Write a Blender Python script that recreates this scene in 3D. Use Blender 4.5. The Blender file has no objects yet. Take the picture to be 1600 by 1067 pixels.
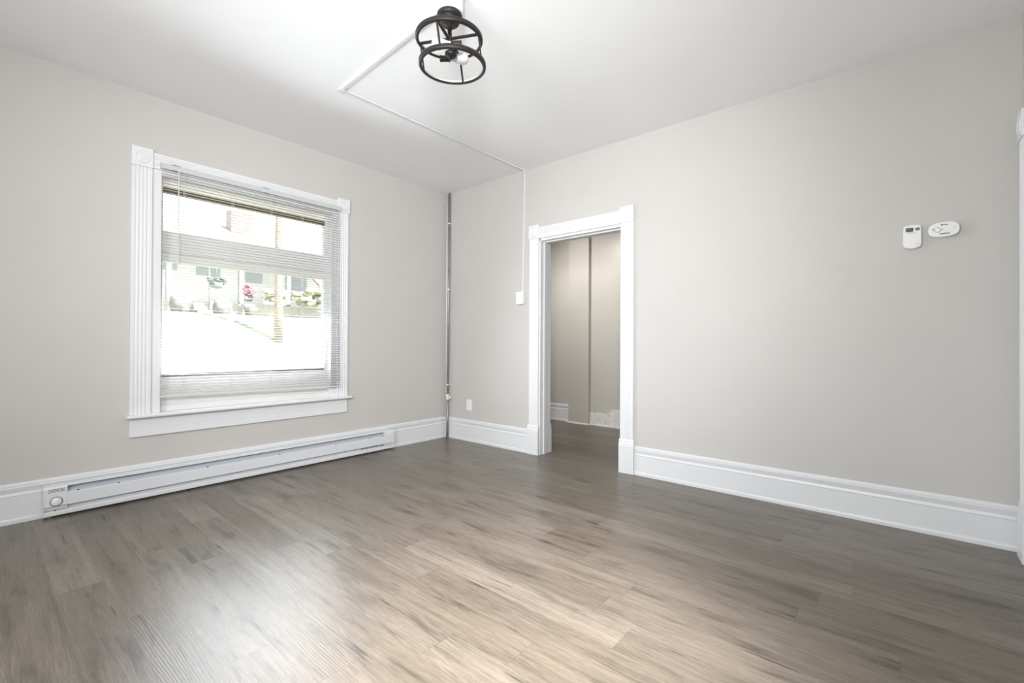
import bpy, bmesh, math, random
from mathutils import Vector, Matrix
random.seed(7)
SC = bpy.context.scene
COL = SC.collection
PI = math.pi

# ------------------------------------------------------------------ camera, sky, sun, exposure
H = 2.8125                                   # ceiling height
CAM = Vector((-3.5635, -4.0158, 1.08))
rt = Vector((0.64677524, -0.76266716, 0.00453641))
up = Vector((-0.00696152, 0.00004427, 0.99997577))
fw = Vector((0.76264888, 0.64679115, 0.00528069))
cam_data = bpy.data.cameras.new('camera')
cam_data.sensor_width = 36
cam_data.lens = 36 * 714.25 / 1600
cam_data.shift_y = -0.52 / 1600
cam_data.clip_start = 0.05
cam_data.clip_end = 400
cam = bpy.data.objects.new('camera', cam_data)
COL.objects.link(cam)
cam.matrix_world = Matrix(((rt.x, up.x, -fw.x, CAM.x), (rt.y, up.y, -fw.y, CAM.y), (rt.z, up.z, -fw.z, CAM.z), (0, 0, 0, 1)))
SC.camera = cam

SC.view_settings.view_transform = 'Standard'
SC.view_settings.look = 'None'
SC.view_settings.gamma = 1
SC.view_settings.use_curve_mapping = False
SC.view_settings.exposure = 0.09

SKY = 2.6
world = bpy.data.worlds.new('sky')
SC.world = world
world.use_nodes = True
wn = world.node_tree
wn.nodes.clear()
wo = wn.nodes.new('ShaderNodeOutputWorld')
bg = wn.nodes.new('ShaderNodeBackground')
tc = wn.nodes.new('ShaderNodeTexCoord')
sp = wn.nodes.new('ShaderNodeSeparateXYZ')
rp = wn.nodes.new('ShaderNodeValToRGB')
rp.color_ramp.elements[0].position = 0.0
rp.color_ramp.elements[0].color = (1.0, 0.99, 0.97, 1)
rp.color_ramp.elements[1].position = 0.9
rp.color_ramp.elements[1].color = (0.72, 0.84, 1.0, 1)
wn.links.new(tc.outputs['Generated'], sp.inputs[0])
wn.links.new(sp.outputs['Z'], rp.inputs[0])
wn.links.new(rp.outputs[0], bg.inputs[0])
bg.inputs[1].default_value = SKY
wn.links.new(bg.outputs[0], wo.inputs[0])

sun_d = bpy.data.lights.new('sun', 'SUN')
sun_d.energy = 14
sun_d.angle = 0.03
sun_d.color = (1, 0.96, 0.9)
sun = bpy.data.objects.new('sun', sun_d)
COL.objects.link(sun)
sun.rotation_euler = Vector((-0.30, 0.55, -0.78)).to_track_quat('-Z', 'Y').to_euler()

def daylight(name, loc, direction, sx, sy, watts, col, spread=180):     # daylight entering at a window
    d = bpy.data.lights.new(name, 'AREA')
    d.shape = 'RECTANGLE'
    d.size, d.size_y, d.energy, d.color = sx, sy, watts, col
    d.spread = math.radians(spread)
    o = bpy.data.objects.new(name, d)
    COL.objects.link(o)
    o.location = loc
    o.rotation_euler = Vector(direction).to_track_quat('-Z', 'Y').to_euler()
    return o
daylight('window_daylight', (-2.062, -0.078, 1.42), (0, -1, -0.30), 1.26, 1.60, 43, (0.86, 0.93, 1.0), 148)
daylight('left_fill_light', (-5.27, -2.95, 1.6), (1, 0, 0), 1.30, 1.40, 72, (0.95, 0.975, 1.0))  # fill light added at the unseen left window to brighten the room
def spot(name, loc, tgt, watts, ang, rad, col=(1, 1, 1)):
    d = bpy.data.lights.new(name, 'SPOT')
    d.energy = watts; d.spot_size = math.radians(ang); d.spot_blend = 1; d.shadow_soft_size = rad; d.color = col
    o = bpy.data.objects.new(name, d)
    COL.objects.link(o)
    o.location = loc
    o.rotation_euler = (Vector(tgt) - Vector(loc)).to_track_quat('-Z', 'Y').to_euler()
    return o
# two added fill spots behind the camera, toward the far corner and the floor
spot('corner_fill', (-3.9, -4.1, 1.95), (-0.3, -0.5, 1.8), 415, 90, 0.25, (0.97, 0.985, 1.0))
spot('floor_fill', (-3.5, -4.1, 2.05), (-2.4, -3.05, 0), 1180, 50, 0.22, (1, 0.98, 0.965))
# added fill spot washing the hall wall
spot('hall_wall_fill', (0.42, -0.76, 2.62), (1.8, -0.85, 1.25), 112, 110, 0.10, (1, 0.96, 0.89))

# ------------------------------------------------------------------ materials
def newmat(name):
    m = bpy.data.materials.new(name)
    m.use_nodes = True
    return m, m.node_tree, m.node_tree.nodes['Principled BSDF']

def mat(name, col, rough=0.5, metal=0.0, spec=0.5, bump=0.0, bscale=200.0, vary=0.0, vscale=6.0, coat=0.0, trans=0.0):
    m, nt, b = newmat(name)
    b.inputs['Base Color'].default_value = (*col, 1)
    b.inputs['Roughness'].default_value = rough
    b.inputs['Metallic'].default_value = metal
    b.inputs['Specular IOR Level'].default_value = spec
    b.inputs['Coat Weight'].default_value = coat
    L = nt.links.new
    t = nt.nodes.new('ShaderNodeTexCoord')
    if vary:
        n = nt.nodes.new('ShaderNodeTexNoise')
        n.inputs['Scale'].default_value = vscale
        n.inputs['Detail'].default_value = 4
        r = nt.nodes.new('ShaderNodeValToRGB')
        r.color_ramp.elements[0].position = 0.3
        r.color_ramp.elements[1].position = 0.7
        r.color_ramp.elements[0].color = (*[c * (1 - vary) for c in col], 1)
        r.color_ramp.elements[1].color = (*[min(1, c * (1 + vary)) for c in col], 1)
        L(t.outputs['Object'], n.inputs['Vector'])
        L(n.outputs['Fac'], r.inputs[0])
        L(r.outputs[0], b.inputs['Base Color'])
    if bump:
        n = nt.nodes.new('ShaderNodeTexNoise')
        n.inputs['Scale'].default_value = bscale
        n.inputs['Detail'].default_value = 3
        bp = nt.nodes.new('ShaderNodeBump')
        bp.inputs['Strength'].default_value = bump
        bp.inputs['Distance'].default_value = 0.002
        L(t.outputs['Object'], n.inputs['Vector'])
        L(n.outputs['Fac'], bp.inputs['Height'])
        L(bp.outputs[0], b.inputs['Normal'])
    return m

M = {}
M['wall'] = mat('greige_wall_paint', (0.585, 0.565, 0.542), 0.55, spec=0.3, bump=0.15, bscale=90, vary=0.012, vscale=2.5)
M['hallwall'] = mat('hall_wall_paint', (0.56, 0.54, 0.50), 0.32, spec=0.45, bump=0.2, bscale=14, vary=0.02, vscale=3)
M['ceil'] = mat('ceiling_paint', (0.90, 0.90, 0.905), 0.7, spec=0.2, bump=0.2, bscale=40, vary=0.01, vscale=2)
M['trim'] = mat('white_trim_paint', (0.77, 0.775, 0.785), 0.32, spec=0.5, bump=0.12, bscale=30)
M['oldtrim'] = mat('chipped_trim_paint', (0.74, 0.73, 0.71), 0.5, bump=0.6, bscale=60, vary=0.12, vscale=25)
M['sash'] = mat('sash_paint', (0.80, 0.795, 0.775), 0.35)
M['cream'] = mat('cream_sash_paint', (0.94, 0.92, 0.85), 0.4)
M['gasket'] = mat('grey_gasket', (0.16, 0.165, 0.17), 0.6)
M['brownbar'] = mat('brown_metal_frame', (0.12, 0.085, 0.06), 0.5)
M['heater'] = mat('white_enamel', (0.76, 0.77, 0.79), 0.28, spec=0.5)
M['heaterin'] = mat('galvanised_fins', (0.60, 0.63, 0.68), 0.4, metal=0.2)
M['heaterdark'] = mat('heater_slot_steel', (0.34, 0.35, 0.36), 0.5, metal=0.3)
M['heaterback'] = mat('heater_grey_back', (0.70, 0.72, 0.75), 0.45)
M['black'] = mat('black_plastic', (0.02, 0.02, 0.02), 0.5)
M['brass'] = mat('brass_clip', (0.22, 0.17, 0.06), 0.5, metal=0.5)
M['bronze'] = mat('dark_bronze_metal', (0.018, 0.014, 0.012), 0.45, spec=0.35, bump=0.1, bscale=80)
M['creammetal'] = mat('cream_ring_lining', (0.60, 0.57, 0.50), 0.5)
M['porcelain'] = mat('white_canopy_paint', (0.72, 0.74, 0.77), 0.3)
M['bulb'] = mat('frosted_white_glass', (0.66, 0.67, 0.70), 0.18, spec=0.6)
M['bulbbase'] = mat('bulb_collar', (0.85, 0.85, 0.85), 0.3)
M['raceway'] = mat('raceway_white', (0.70, 0.71, 0.705), 0.35)
M['rail'] = mat('grey_white_rail_enamel', (0.58, 0.59, 0.585), 0.4)
M['plastic'] = mat('white_plastic', (0.86, 0.86, 0.85), 0.3)
M['ivory'] = mat('ivory_plastic', (0.80, 0.74, 0.63), 0.4)
M['pipe'] = mat('galvanised_pipe', (0.36, 0.36, 0.37), 0.42, metal=0.55, vary=0.15, vscale=9)
M['strap'] = mat('bright_strap', (0.8, 0.8, 0.8), 0.4, metal=0.3)
M['lcd'] = mat('lcd_grey_green', (0.055, 0.075, 0.06), 0.2)
M['lcdin'] = mat('lcd_inner', (0.095, 0.125, 0.10), 0.25)
M['darkbutton'] = mat('dark_grey_button', (0.07, 0.07, 0.065), 0.4)
M['ink'] = mat('black_ink', (0.03, 0.03, 0.03), 0.6)
M['greyink'] = mat('grey_ink', (0.33, 0.33, 0.33), 0.6)
M['paleink'] = mat('pale_grey_plastic', (0.66, 0.66, 0.64), 0.5)
M['lawn'] = mat('mown_lawn', (0.34, 0.37, 0.24), 0.9, vary=0.25, vscale=1.2)
M['siding'] = mat('white_siding', (0.80, 0.80, 0.80), 0.6)
M['post'] = mat('grey_post_paint', (0.34, 0.35, 0.37), 0.6)
M['glassdark'] = mat('house_window_glass', (0.40, 0.44, 0.48), 0.4)
M['roof'] = mat('pale_roof_shingle', (0.40, 0.39, 0.38), 0.8, vary=0.1, vscale=6)
M['redbrick'] = mat('red_brick', (0.36, 0.27, 0.265), 0.8, vary=0.2, vscale=8)
M['stone'] = mat('grey_stone', (0.24, 0.22, 0.225), 0.8, vary=0.4, vscale=5)
M['step'] = mat('concrete_step', (0.5, 0.48, 0.45), 0.8, vary=0.1)
M['leafdark'] = mat('dark_leaf', (0.14, 0.17, 0.16), 0.6, vary=0.3, vscale=8)
M['leaf'] = mat('yellow_green_leaf', (0.36, 0.36, 0.27), 0.6, vary=0.3, vscale=8)
M['flower'] = mat('pink_petal', (0.40, 0.16, 0.23), 0.6)
M['wood'] = mat('weathered_pole_wood', (0.36, 0.295, 0.265), 0.8, vary=0.3, vscale=6)
M['awning'] = mat('orange_awning_cloth', (0.40, 0.33, 0.28), 0.8)

# slats: thin white aluminium, a little light passes between and bounces
M['slat'] = mat('slat_enamel', (0.64, 0.63, 0.61), 0.35)

def glass_mat():
    m, nt, b = newmat('window_glass')
    nt.nodes.remove(b)
    out = nt.nodes['Material Output']
    tr = nt.nodes.new('ShaderNodeBsdfTransparent')
    tr.inputs[0].default_value = (0.95, 0.97, 0.96, 1)
    gl = nt.nodes.new('ShaderNodeBsdfGlossy')
    gl.inputs['Roughness'].default_value = 0.02
    fr = nt.nodes.new('ShaderNodeFresnel')
    fr.inputs['IOR'].default_value = 1.45
    mx = nt.nodes.new('ShaderNodeMixShader')
    L = nt.links.new
    L(fr.outputs[0], mx.inputs[0])
    L(tr.outputs[0], mx.inputs[1])
    L(gl.outputs[0], mx.inputs[2])
    L(mx.outputs[0], out.inputs[0])
    return m
M['glass'] = glass_mat()

def floor_mat():
    m, nt, b = newmat('grey_oak_vinyl_plank')
    N, L = nt.nodes.new, nt.links.new
    def math_(op, a, c=None, d=None):
        n = N('ShaderNodeMath')
        n.operation = op
        for i, v in enumerate((a, c, d)):
            if v is None: continue
            if isinstance(v, (int, float)): n.inputs[i].default_value = v
            else: L(v, n.inputs[i])
        return n.outputs[0]
    def comb(x, y, z=0.0):
        n = N('ShaderNodeCombineXYZ')
        for i, v in enumerate((x, y, z)):
            if isinstance(v, (int, float)): n.inputs[i].default_value = v
            else: L(v, n.inputs[i])
        return n.outputs[0]
    def noise(vec, scale, detail=4, rough=0.55, dist=0.0):
        n = N('ShaderNodeTexNoise')
        n.inputs['Scale'].default_value = scale
        n.inputs['Detail'].default_value = detail
        n.inputs['Roughness'].default_value = rough
        n.inputs['Distortion'].default_value = dist
        L(vec, n.inputs['Vector'])
        return n.outputs['Fac']
    def ramp(f, stops):
        n = N('ShaderNodeValToRGB')
        e = n.color_ramp.elements
        while len(e) < len(stops): e.new(0.5)
        for k, (p, c) in enumerate(stops):
            e[k].position = p
            e[k].color = (*c, 1) if len(c) == 3 else c
        L(f, n.inputs[0])
        return n.outputs[0]
    def g(v): return (v, v, v)
    def mix(kind, f, a, c):
        n = N('ShaderNodeMix')
        n.data_type = 'RGBA'
        n.blend_type = kind
        if isinstance(f, (int, float)): n.inputs[0].default_value = f
        else: L(f, n.inputs[0])
        L(a, n.inputs[6])
        if isinstance(c, tuple): n.inputs[7].default_value = (*c, 1)
        else: L(c, n.inputs[7])
        return n.outputs[2]
    t = N('ShaderNodeTexCoord')
    s = N('ShaderNodeSeparateXYZ')
    L(t.outputs['Object'], s.inputs[0])
    x, y = s.outputs['X'], s.outputs['Y']
    W, LEN = 0.155, 1.22
    xr = math_('DIVIDE', math_('ADD', x, 1.005), W)
    row = math_('FLOOR', xr)
    w1 = N('ShaderNodeTexWhiteNoise'); w1.noise_dimensions = '1D'
    L(row, w1.inputs['W'])
    yr = math_('ADD', math_('DIVIDE', y, LEN), w1.outputs['Value'])
    colm = math_('FLOOR', yr)
    w2 = N('ShaderNodeTexWhiteNoise'); w2.noise_dimensions = '2D'
    L(comb(row, colm), w2.inputs['Vector'])
    sr = N('ShaderNodeSeparateColor')
    L(w2.outputs['Color'], sr.inputs[0])
    r1, r2, r3 = sr.outputs[0], sr.outputs[1], sr.outputs[2]
    ox, oz = math_('MULTIPLY', r1, 9.0), math_('MULTIPLY', r2, 31.0)
    px = math_('ADD', x, ox)
    # domain warp for the cathedral grain and the knots
    warp = noise(comb(math_('MULTIPLY', px, 6.5), math_('MULTIPLY', y, 0.75), oz), 1.0, 2, 0.5)
    knotv = N('ShaderNodeTexVoronoi')
    knotv.inputs['Scale'].default_value = 1.0
    L(comb(math_('MULTIPLY', px, 4.6), math_('MULTIPLY', y, 1.25), oz), knotv.inputs['Vector'])
    knot = math_('SMOOTH_MIN', math_('DIVIDE', knotv.outputs['Distance'], 0.30), 1.0, 0.2)
    gx = math_('ADD', math_('MULTIPLY', px, 620.0), math_('ADD', math_('MULTIPLY', warp, 85.0), math_('MULTIPLY', knot, 18.0)))
    lines = math_('MULTIPLY_ADD', math_('SINE', gx), 0.5, 0.5)
    lmask = noise(comb(math_('MULTIPLY', px, 5.0), math_('MULTIPLY', y, 0.8), oz), 1.0, 2, 0.5)
    lm = math_('SMOOTH_MIN', math_('MAXIMUM', math_('MULTIPLY', math_('SUBTRACT', lmask, 0.44), 5.0), 0.0), 1.0, 0.1)
    lines = math_('MULTIPLY_ADD', math_('SUBTRACT', lines, 0.5), lm, 0.5)
    streak = noise(comb(px, math_('MULTIPLY', y, 0.034), oz), 50.0, 8, 0.66)
    fine = noise(comb(px, math_('MULTIPLY', y, 0.042), oz), 320.0, 3, 0.7)
    crack = noise(comb(math_('ADD', px, math_('MULTIPLY', warp, 0.03)), math_('MULTIPLY', y, 0.075), oz), 38.0, 3, 0.55)
    broad = noise(comb(px, math_('MULTIPLY', y, 0.16), oz), 13.0, 4, 0.6, 0.4)
    base = ramp(r3, [(0.0, (0.152, 0.125, 0.096)), (0.5, (0.175, 0.146, 0.114)), (1.0, (0.200, 0.170, 0.137))])
    c = mix('MULTIPLY', 1.0, base, ramp(streak, [(0.28, g(0.62)), (0.45, g(0.94)), (0.74, g(1.22))]))
    c = mix('MULTIPLY', 1.0, c, ramp(broad, [(0.28, g(0.46)), (0.44, g(0.94)), (0.72, g(1.18))]))
    c = mix('MULTIPLY', 0.35, c, ramp(lines, [(0.0, g(0.70)), (1.0, g(1.12))]))
    c = mix('MULTIPLY', 0.8, c, ramp(fine, [(0.34, g(0.70)), (0.62, g(1.12))]))
    c = mix('MULTIPLY', 1.0, c, ramp(crack, [(0.0, g(1.0)), (0.65, g(1.0)), (0.71, g(0.52)), (0.76, g(0.34))]))
    c = mix('MULTIPLY', 1.0, c, ramp(knot, [(0.0, g(0.20)), (0.10, g(0.45)), (0.30, g(0.92)), (0.6, g(1.0))]))
    # seams
    fx = math_('FRACT', xr)
    fy = math_('FRACT', yr)
    ex = math_('MINIMUM', fx, math_('SUBTRACT', 1.0, fx))
    ey = math_('MINIMUM', fy, math_('SUBTRACT', 1.0, fy))
    seam = math_('MAXIMUM', math_('LESS_THAN', ex, 0.0045), math_('LESS_THAN', ey, 0.0011))
    c = mix('MULTIPLY', math_('MULTIPLY', seam, 0.30), c, (0.25, 0.23, 0.2))
    L(c, b.inputs['Base Color'])
    rough = math_('MULTIPLY_ADD', streak, 0.14, 0.235)
    L(rough, b.inputs['Roughness'])
    b.inputs['Specular IOR Level'].default_value = 0.5
    hgt = math_('ADD', math_('MULTIPLY', lines, 0.34), math_('ADD', math_('MULTIPLY', fine, 0.8), math_('MULTIPLY', seam, -1.2)))
    bp = N('ShaderNodeBump')
    bp.inputs['Strength'].default_value = 0.36
    bp.inputs['Distance'].default_value = 0.0012
    L(hgt, bp.inputs['Height'])
    L(bp.outputs[0], b.inputs['Normal'])
    return m
M['floor'] = floor_mat()

# ------------------------------------------------------------------ mesh helpers (world coordinates in, one object out)
class MB:
    def __init__(s):
        s.bm = bmesh.new()
        s.mats = []
        s.cur = 0
        s.smooth = False
    def use(s, m):
        if m not in s.mats: s.mats.append(m)
        s.cur = s.mats.index(m)
        return s
    def face(s, vs, smooth=None):
        try:
            f = s.bm.faces.new(vs)
        except ValueError:
            return None
        f.material_index = s.cur
        f.smooth = s.smooth if smooth is None else smooth
        return f
    def v(s, p): return s.bm.verts.new(p)
    def box(s, x0, x1, y0, y1, z0, z1):
        x0, x1 = min(x0, x1), max(x0, x1); y0, y1 = min(y0, y1), max(y0, y1); z0, z1 = min(z0, z1), max(z0, z1)
        V = [s.v((x, y, z)) for x in (x0, x1) for y in (y0, y1) for z in (z0, z1)]
        for q in ((0, 1, 3, 2), (4, 6, 7, 5), (0, 4, 5, 1), (2, 3, 7, 6), (0, 2, 6, 4), (1, 5, 7, 3)):
            s.face([V[i] for i in q])
        return s
    def prism(s, prof, o, u, w, d, length, smooth=False):
        """closed profile [(a,b)] in the (u,w) plane at o, extruded along d"""
        o, u, w, d = Vector(o), Vector(u), Vector(w), Vector(d)
        A = [s.v(o + u * a + w * b) for a, b in prof]
        B = [s.v(o + u * a + w * b + d * length) for a, b in prof]
        n = len(prof)
        for i in range(n):
            j = (i + 1) % n
            s.face([A[i], A[j], B[j], B[i]], smooth)
        s.face(A[::-1], False)
        s.face(B, False)
        return s
    def lathe(s, prof, o, ax=(0, 0, 1), seg=32, smooth=True, closed=False):
        o, ax = Vector(o), Vector(ax).normalized()
        a = ax.orthogonal().normalized()
        b = ax.cross(a)
        rings = []
        for r, h in prof:
            if r < 1e-6: rings.append([s.v(o + ax * h)])
            else: rings.append([s.v(o + ax * h + (a * math.cos(2 * PI * k / seg) + b * math.sin(2 * PI * k / seg)) * r) for k in range(seg)])
        pairs = list(zip(rings[:-1], rings[1:]))
        if closed: pairs.append((rings[-1], rings[0]))
        for P, Q in pairs:
            for k in range(seg):
                l = (k + 1) % seg
                if len(P) == 1 and len(Q) == 1: continue
                if len(P) == 1: s.face([P[0], Q[l], Q[k]], smooth)
                elif len(Q) == 1: s.face([P[k], P[l], Q[0]], smooth)
                else: s.face([P[k], P[l], Q[l], Q[k]], smooth)
        if not closed:
            if len(rings[0]) > 1: s.face(rings[0][::-1], False)
            if len(rings[-1]) > 1: s.face(rings[-1], False)
        return s
    def rod(s, p, q, r, seg=10):
        p, q = Vector(p), Vector(q)
        return s.lathe([(r, 0), (r, (q - p).length)], p, q - p, seg)
    def bar(s, p, q, w, t, nrm=(0, 0, 1)):
        """flat bar from p to q, w wide across, t thick along nrm"""
        p, q, n = Vector(p), Vector(q), Vector(nrm)
        d = (q - p); ln = d.length; d.normalize()
        n = (n - d * n.dot(d)).normalized()
        a = d.cross(n)
        return s.prism([(-w / 2, -t / 2), (w / 2, -t / 2), (w / 2, t / 2), (-w / 2, t / 2)], p, a, n, d, ln)
    def blob(s, c, rx, ry, rz, sub=2, jit=0.0):
        r = bmesh.ops.create_icosphere(s.bm, subdivisions=sub, radius=1)
        for v in r['verts']:
            k = 1 + random.uniform(-jit, jit)
            v.co = Vector((v.co.x * rx * k + c[0], v.co.y * ry * k + c[1], v.co.z * rz * k + c[2]))
            for f in v.link_faces:
                f.material_index = s.cur
                f.smooth = True
        return s
    def build(s, name, m=None, parent=None, bevel=0.0, bseg=2, base=False):
        if m is not None:
            s.mats = [m] + [q for q in s.mats if q is not m]
        off = Vector((0, 0, 0))
        inv = None
        if parent is not None:
            inv = parent.matrix_world.inverted()
        bmesh.ops.recalc_face_normals(s.bm, faces=s.bm.faces[:])
        if base:
            cs = [v.co for v in s.bm.verts]
            off = Vector(((min(c.x for c in cs) + max(c.x for c in cs)) / 2, (min(c.y for c in cs) + max(c.y for c in cs)) / 2, min(c.z for c in cs)))
        for v in s.bm.verts:
            v.co = (inv @ v.co) if inv is not None else v.co - off
        me = bpy.data.meshes.new(name)
        s.bm.to_mesh(me)
        s.bm.free()
        for q in s.mats: me.materials.append(q)
        o = bpy.data.objects.new(name, me)
        COL.objects.link(o)
        if parent is not None:
            o.parent = parent
        else:
            o.location = off
        if bevel:
            md = o.modifiers.new('bevel', 'BEVEL')
            md.width = bevel; md.segments = bseg; md.limit_method = 'ANGLE'; md.angle_limit = math.radians(40)
        if parent is not None: o.matrix_world = parent.matrix_world.copy()
        return o

def tag(o, label=None, cat=None, group=None, kind=None):
    if label: o['label'] = label
    if cat: o['category'] = cat
    if group: o['group'] = group
    if kind: o['kind'] = kind
    return o

def empty(name, loc, rot=(0, 0, 0), label=None, cat=None, group=None, kind=None):
    o = bpy.data.objects.new(name, None)
    COL.objects.link(o)
    o.empty_display_size = 0.1
    o.location = loc
    o.rotation_euler = rot
    bpy.context.view_layer.update()
    return tag(o, label, cat, group, kind)

def struct(o, label=None, cat=None):
    o['kind'] = 'structure'
    if label: o['label'] = label
    if cat: o['category'] = cat
    return o

def text_mesh(name, body, size, o, xd, yd, m, parent, extrude=0.0004, align='CENTER', bold=0.0):
    c = bpy.data.curves.new(name, 'FONT')
    c.body = body; c.size = size; c.extrude = extrude; c.align_x = align; c.align_y = 'CENTER'; c.offset = bold
    c.resolution_u = 3
    t = bpy.data.objects.new(name, c)
    COL.objects.link(t)
    dg = bpy.context.evaluated_depsgraph_get()
    me = bpy.data.meshes.new_from_object(t.evaluated_get(dg))
    bpy.data.objects.remove(t)
    xd, yd = Vector(xd).normalized(), Vector(yd).normalized()
    zd = xd.cross(yd)
    mw = Matrix(((xd.x, yd.x, zd.x, o[0]), (xd.y, yd.y, zd.y, o[1]), (xd.z, yd.z, zd.z, o[2]), (0, 0, 0, 1)))
    me.transform(parent.matrix_world.inverted() @ mw)
    me.materials.clear()
    me.materials.append(m)
    ob = bpy.data.objects.new(name, me)
    COL.objects.link(ob)
    ob.parent = parent
    ob.matrix_world = parent.matrix_world.copy()
    return ob

# ------------------------------------------------------------------ room shell
XL, YF = -5.3, -4.508                     # left wall, front wall (behind the camera)
TW = 0.20                                 # window wall thickness
TD = 0.165                                # door wall thickness
HX = 1.805                                # hall far wall
HY0, HY1 = -3.6, 0.55                     # hall ends
WX0, WX1, WZ0, WZ1 = -2.752, -1.372, 0.572, 2.30     # window opening
DY0, DY1, DZ = -2.207, -1.343, 2.093      # door opening

b = MB(); b.box(XL - 0.2, HX + 0.15, YF - 0.2, HY1 + 0.15, -0.12, 0.0)
struct(b.build('floor', M['floor']), 'grey brown oak plank floor', 'floor')
b = MB(); b.box(XL - 0.2, HX + 0.15, YF - 0.2, HY1 + 0.15, H, H + 0.25)
struct(b.build('ceiling', M['ceil']), 'flat white painted ceiling', 'ceiling')

b = MB()
b.box(XL, WX0, 0, TW, 0, H); b.box(WX1, 0, 0, TW, 0, H)
b.box(WX0, WX1, 0, TW, 0, WZ0); b.box(WX0, WX1, 0, TW, WZ1, H)
struct(b.build('wall_back', M['wall']), 'greige wall with the window in it', 'wall')
b = MB()
b.box(0, TD, YF, DY0, 0, H); b.box(0, TD, DY1, TW, 0, H); b.box(0, TD, DY0, DY1, DZ, H)
struct(b.build('wall_right', M['wall']), 'greige wall with the cased doorway in it', 'wall')
# unseen opening added for fill light, behind the camera's left shoulder
LY0, LY1, LZ0, LZ1 = -3.6, -2.3, 0.9, 2.3
b = MB()
b.box(XL - 0.2, XL, YF, LY0, 0, H); b.box(XL - 0.2, XL, LY1, TW, 0, H)
b.box(XL - 0.2, XL, LY0, LY1, 0, LZ0); b.box(XL - 0.2, XL, LY0, LY1, LZ1, H)
struct(b.build('wall_left', M['wall']), 'greige wall left of the camera', 'wall')
b = MB(); b.box(XL - 0.2, TD, YF - 0.2, YF, 0, H)
struct(b.build('wall_front', M['wall']), 'greige wall at the right edge behind the camera', 'wall')
b = MB(); b.box(HX, HX + 0.15, HY0, HY1, 0, H)
struct(b.build('wall_hall_far', M['hallwall']), 'greige hall wall seen through the doorway', 'wall')
b = MB(); b.box(TD, HX + 0.15, HY1, HY1 + 0.15, 0, H); b.box(TD, HX + 0.15, HY0 - 0.15, HY0, 0, H); b.box(0, TD, TW, HY1 + 0.15, 0, H)
struct(b.build('wall_hall_ends', M['hallwall']), 'greige end walls of the hall', 'wall')
# boxed chase on the hall wall
b = MB(); b.box(1.742, HX, -0.852, -0.536, 0, H)
struct(b.build('trim_1', M['hallwall'], bevel=0.004), 'narrow boxed chase on the hall wall', 'wall chase')
b = MB(); b.prism([(0, 0), (0.016, 0), (0.014, 0.009), (0.009, 0.015), (0, 0.018)], (1.742, -0.872, 0), (-1, 0, 0), (0, 0, 1), (0, 1, 0), 0.352)
struct(b.build('trim_2', M['oldtrim']), 'small shoe moulding at the foot of the hall chase', 'moulding')

# baseboard profile: a = out from the wall, b = up
BASE = [(0, 0), (0.022, 0), (0.022, 0.018), (0.020, 0.026), (0.0145, 0.030), (0.0145, 0.158), (0.017, 0.163), (0.0145, 0.170),
        (0.010, 0.172), (0.008, 0.178), (0.0105, 0.186), (0.0155, 0.204), (0.0165, 0.209), (0.0125, 0.212), (0.0135, 0.218), (0.0125, 0.226), (0.007, 0.2325), (0, 0.2355)]
def baseboard(name, o, out, along, ln, m=None, label=None, prof=BASE):
    q = MB(); q.prism(prof, o, out, (0, 0, 1), along, ln)
    return struct(q.build(name, m or M['trim']), label, 'baseboard')
baseboard('baseboard_back', (XL, 0, 0), (0, -1, 0), (1, 0, 0), -XL - 0.001, label='tall white moulded baseboard under the window')
baseboard('baseboard_right', (0, -0.0005, 0), (-1, 0, 0), (0, -1, 0), 1.2125, label='white baseboard between the corner pipe and the doorway')
baseboard('baseboard_right_long', (0, -2.34, 0), (-1, 0, 0), (0, -1, 0), -YF - 2.34 - 0.0005, label='long white baseboard right of the doorway')
baseboard('baseboard_hall', (HX, HY1, 0), (-1, 0, 0), (0, -1, 0), HY1 + 0.535, label='white baseboard left of the hall chase')
# damaged hall baseboard: the moulded cap has come off along a jagged edge
b = MB()
n = 24
def hall_top(y):
    if y > -1.122: return 0.164 + 0.006 * math.sin(y * 37) + 0.004 * math.sin(y * 91)
    if y > -1.16: return 0.175 + (-1.122 - y) / 0.038 * 0.035
    return 0.226 + 0.003 * math.sin(y * 60)
ys = [-0.853 - k * 0.0125 for k in range(60)] + [-2.2, HY0]
A = [b.v((HX - 0.016, y, 0.0)) for y in ys]; B = [b.v((HX - 0.016, y, hall_top(y))) for y in ys]
Cc = [b.v((HX, y, hall_top(y) + 0.003)) for y in ys]; Dd = [b.v((HX, y, 0.0)) for y in ys]
for k in range(len(ys) - 1):
    b.face([A[k], A[k + 1], B[k + 1], B[k]]); b.face([B[k], B[k + 1], Cc[k + 1], Cc[k]]); b.face([A[k], Dd[k], Dd[k + 1], A[k + 1]]); b.face([Dd[k], Cc[k], Cc[k + 1], Dd[k + 1]])
b.face([A[0], B[0], Cc[0], Dd[0]]); b.face([A[-1], Dd[-1], Cc[-1], B[-1]])
b.prism([(0, 0), (0.012, 0), (0.010, 0.009), (0, 0.013)], (HX - 0.016, HY0, 0), (-1, 0, 0), (0, 0, 1), (0, 1, 0), -0.85 - HY0)
struct(b.build('baseboard_hall_broken', M['oldtrim']), 'chipped hall baseboard with its cap broken off', 'baseboard')

# fluted casing profile: a = across, b = out
def fluted(w, t=0.022):
    P = [(0, 0), (0, t * 0.75), (0.004, t), (0.014, t)]
    fl = (w - 0.034) / 4
    x = 0.017
    for k in range(4):
        for q in range(5):
            a = q / 4
            P.append((x + fl * (0.12 + 0.76 * a), t - 0.005 * math.sin(PI * a)))
        x += fl
    P += [(w - 0.014, t), (w - 0.004, t), (w, t * 0.75), (w, 0)]
    return P

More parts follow.
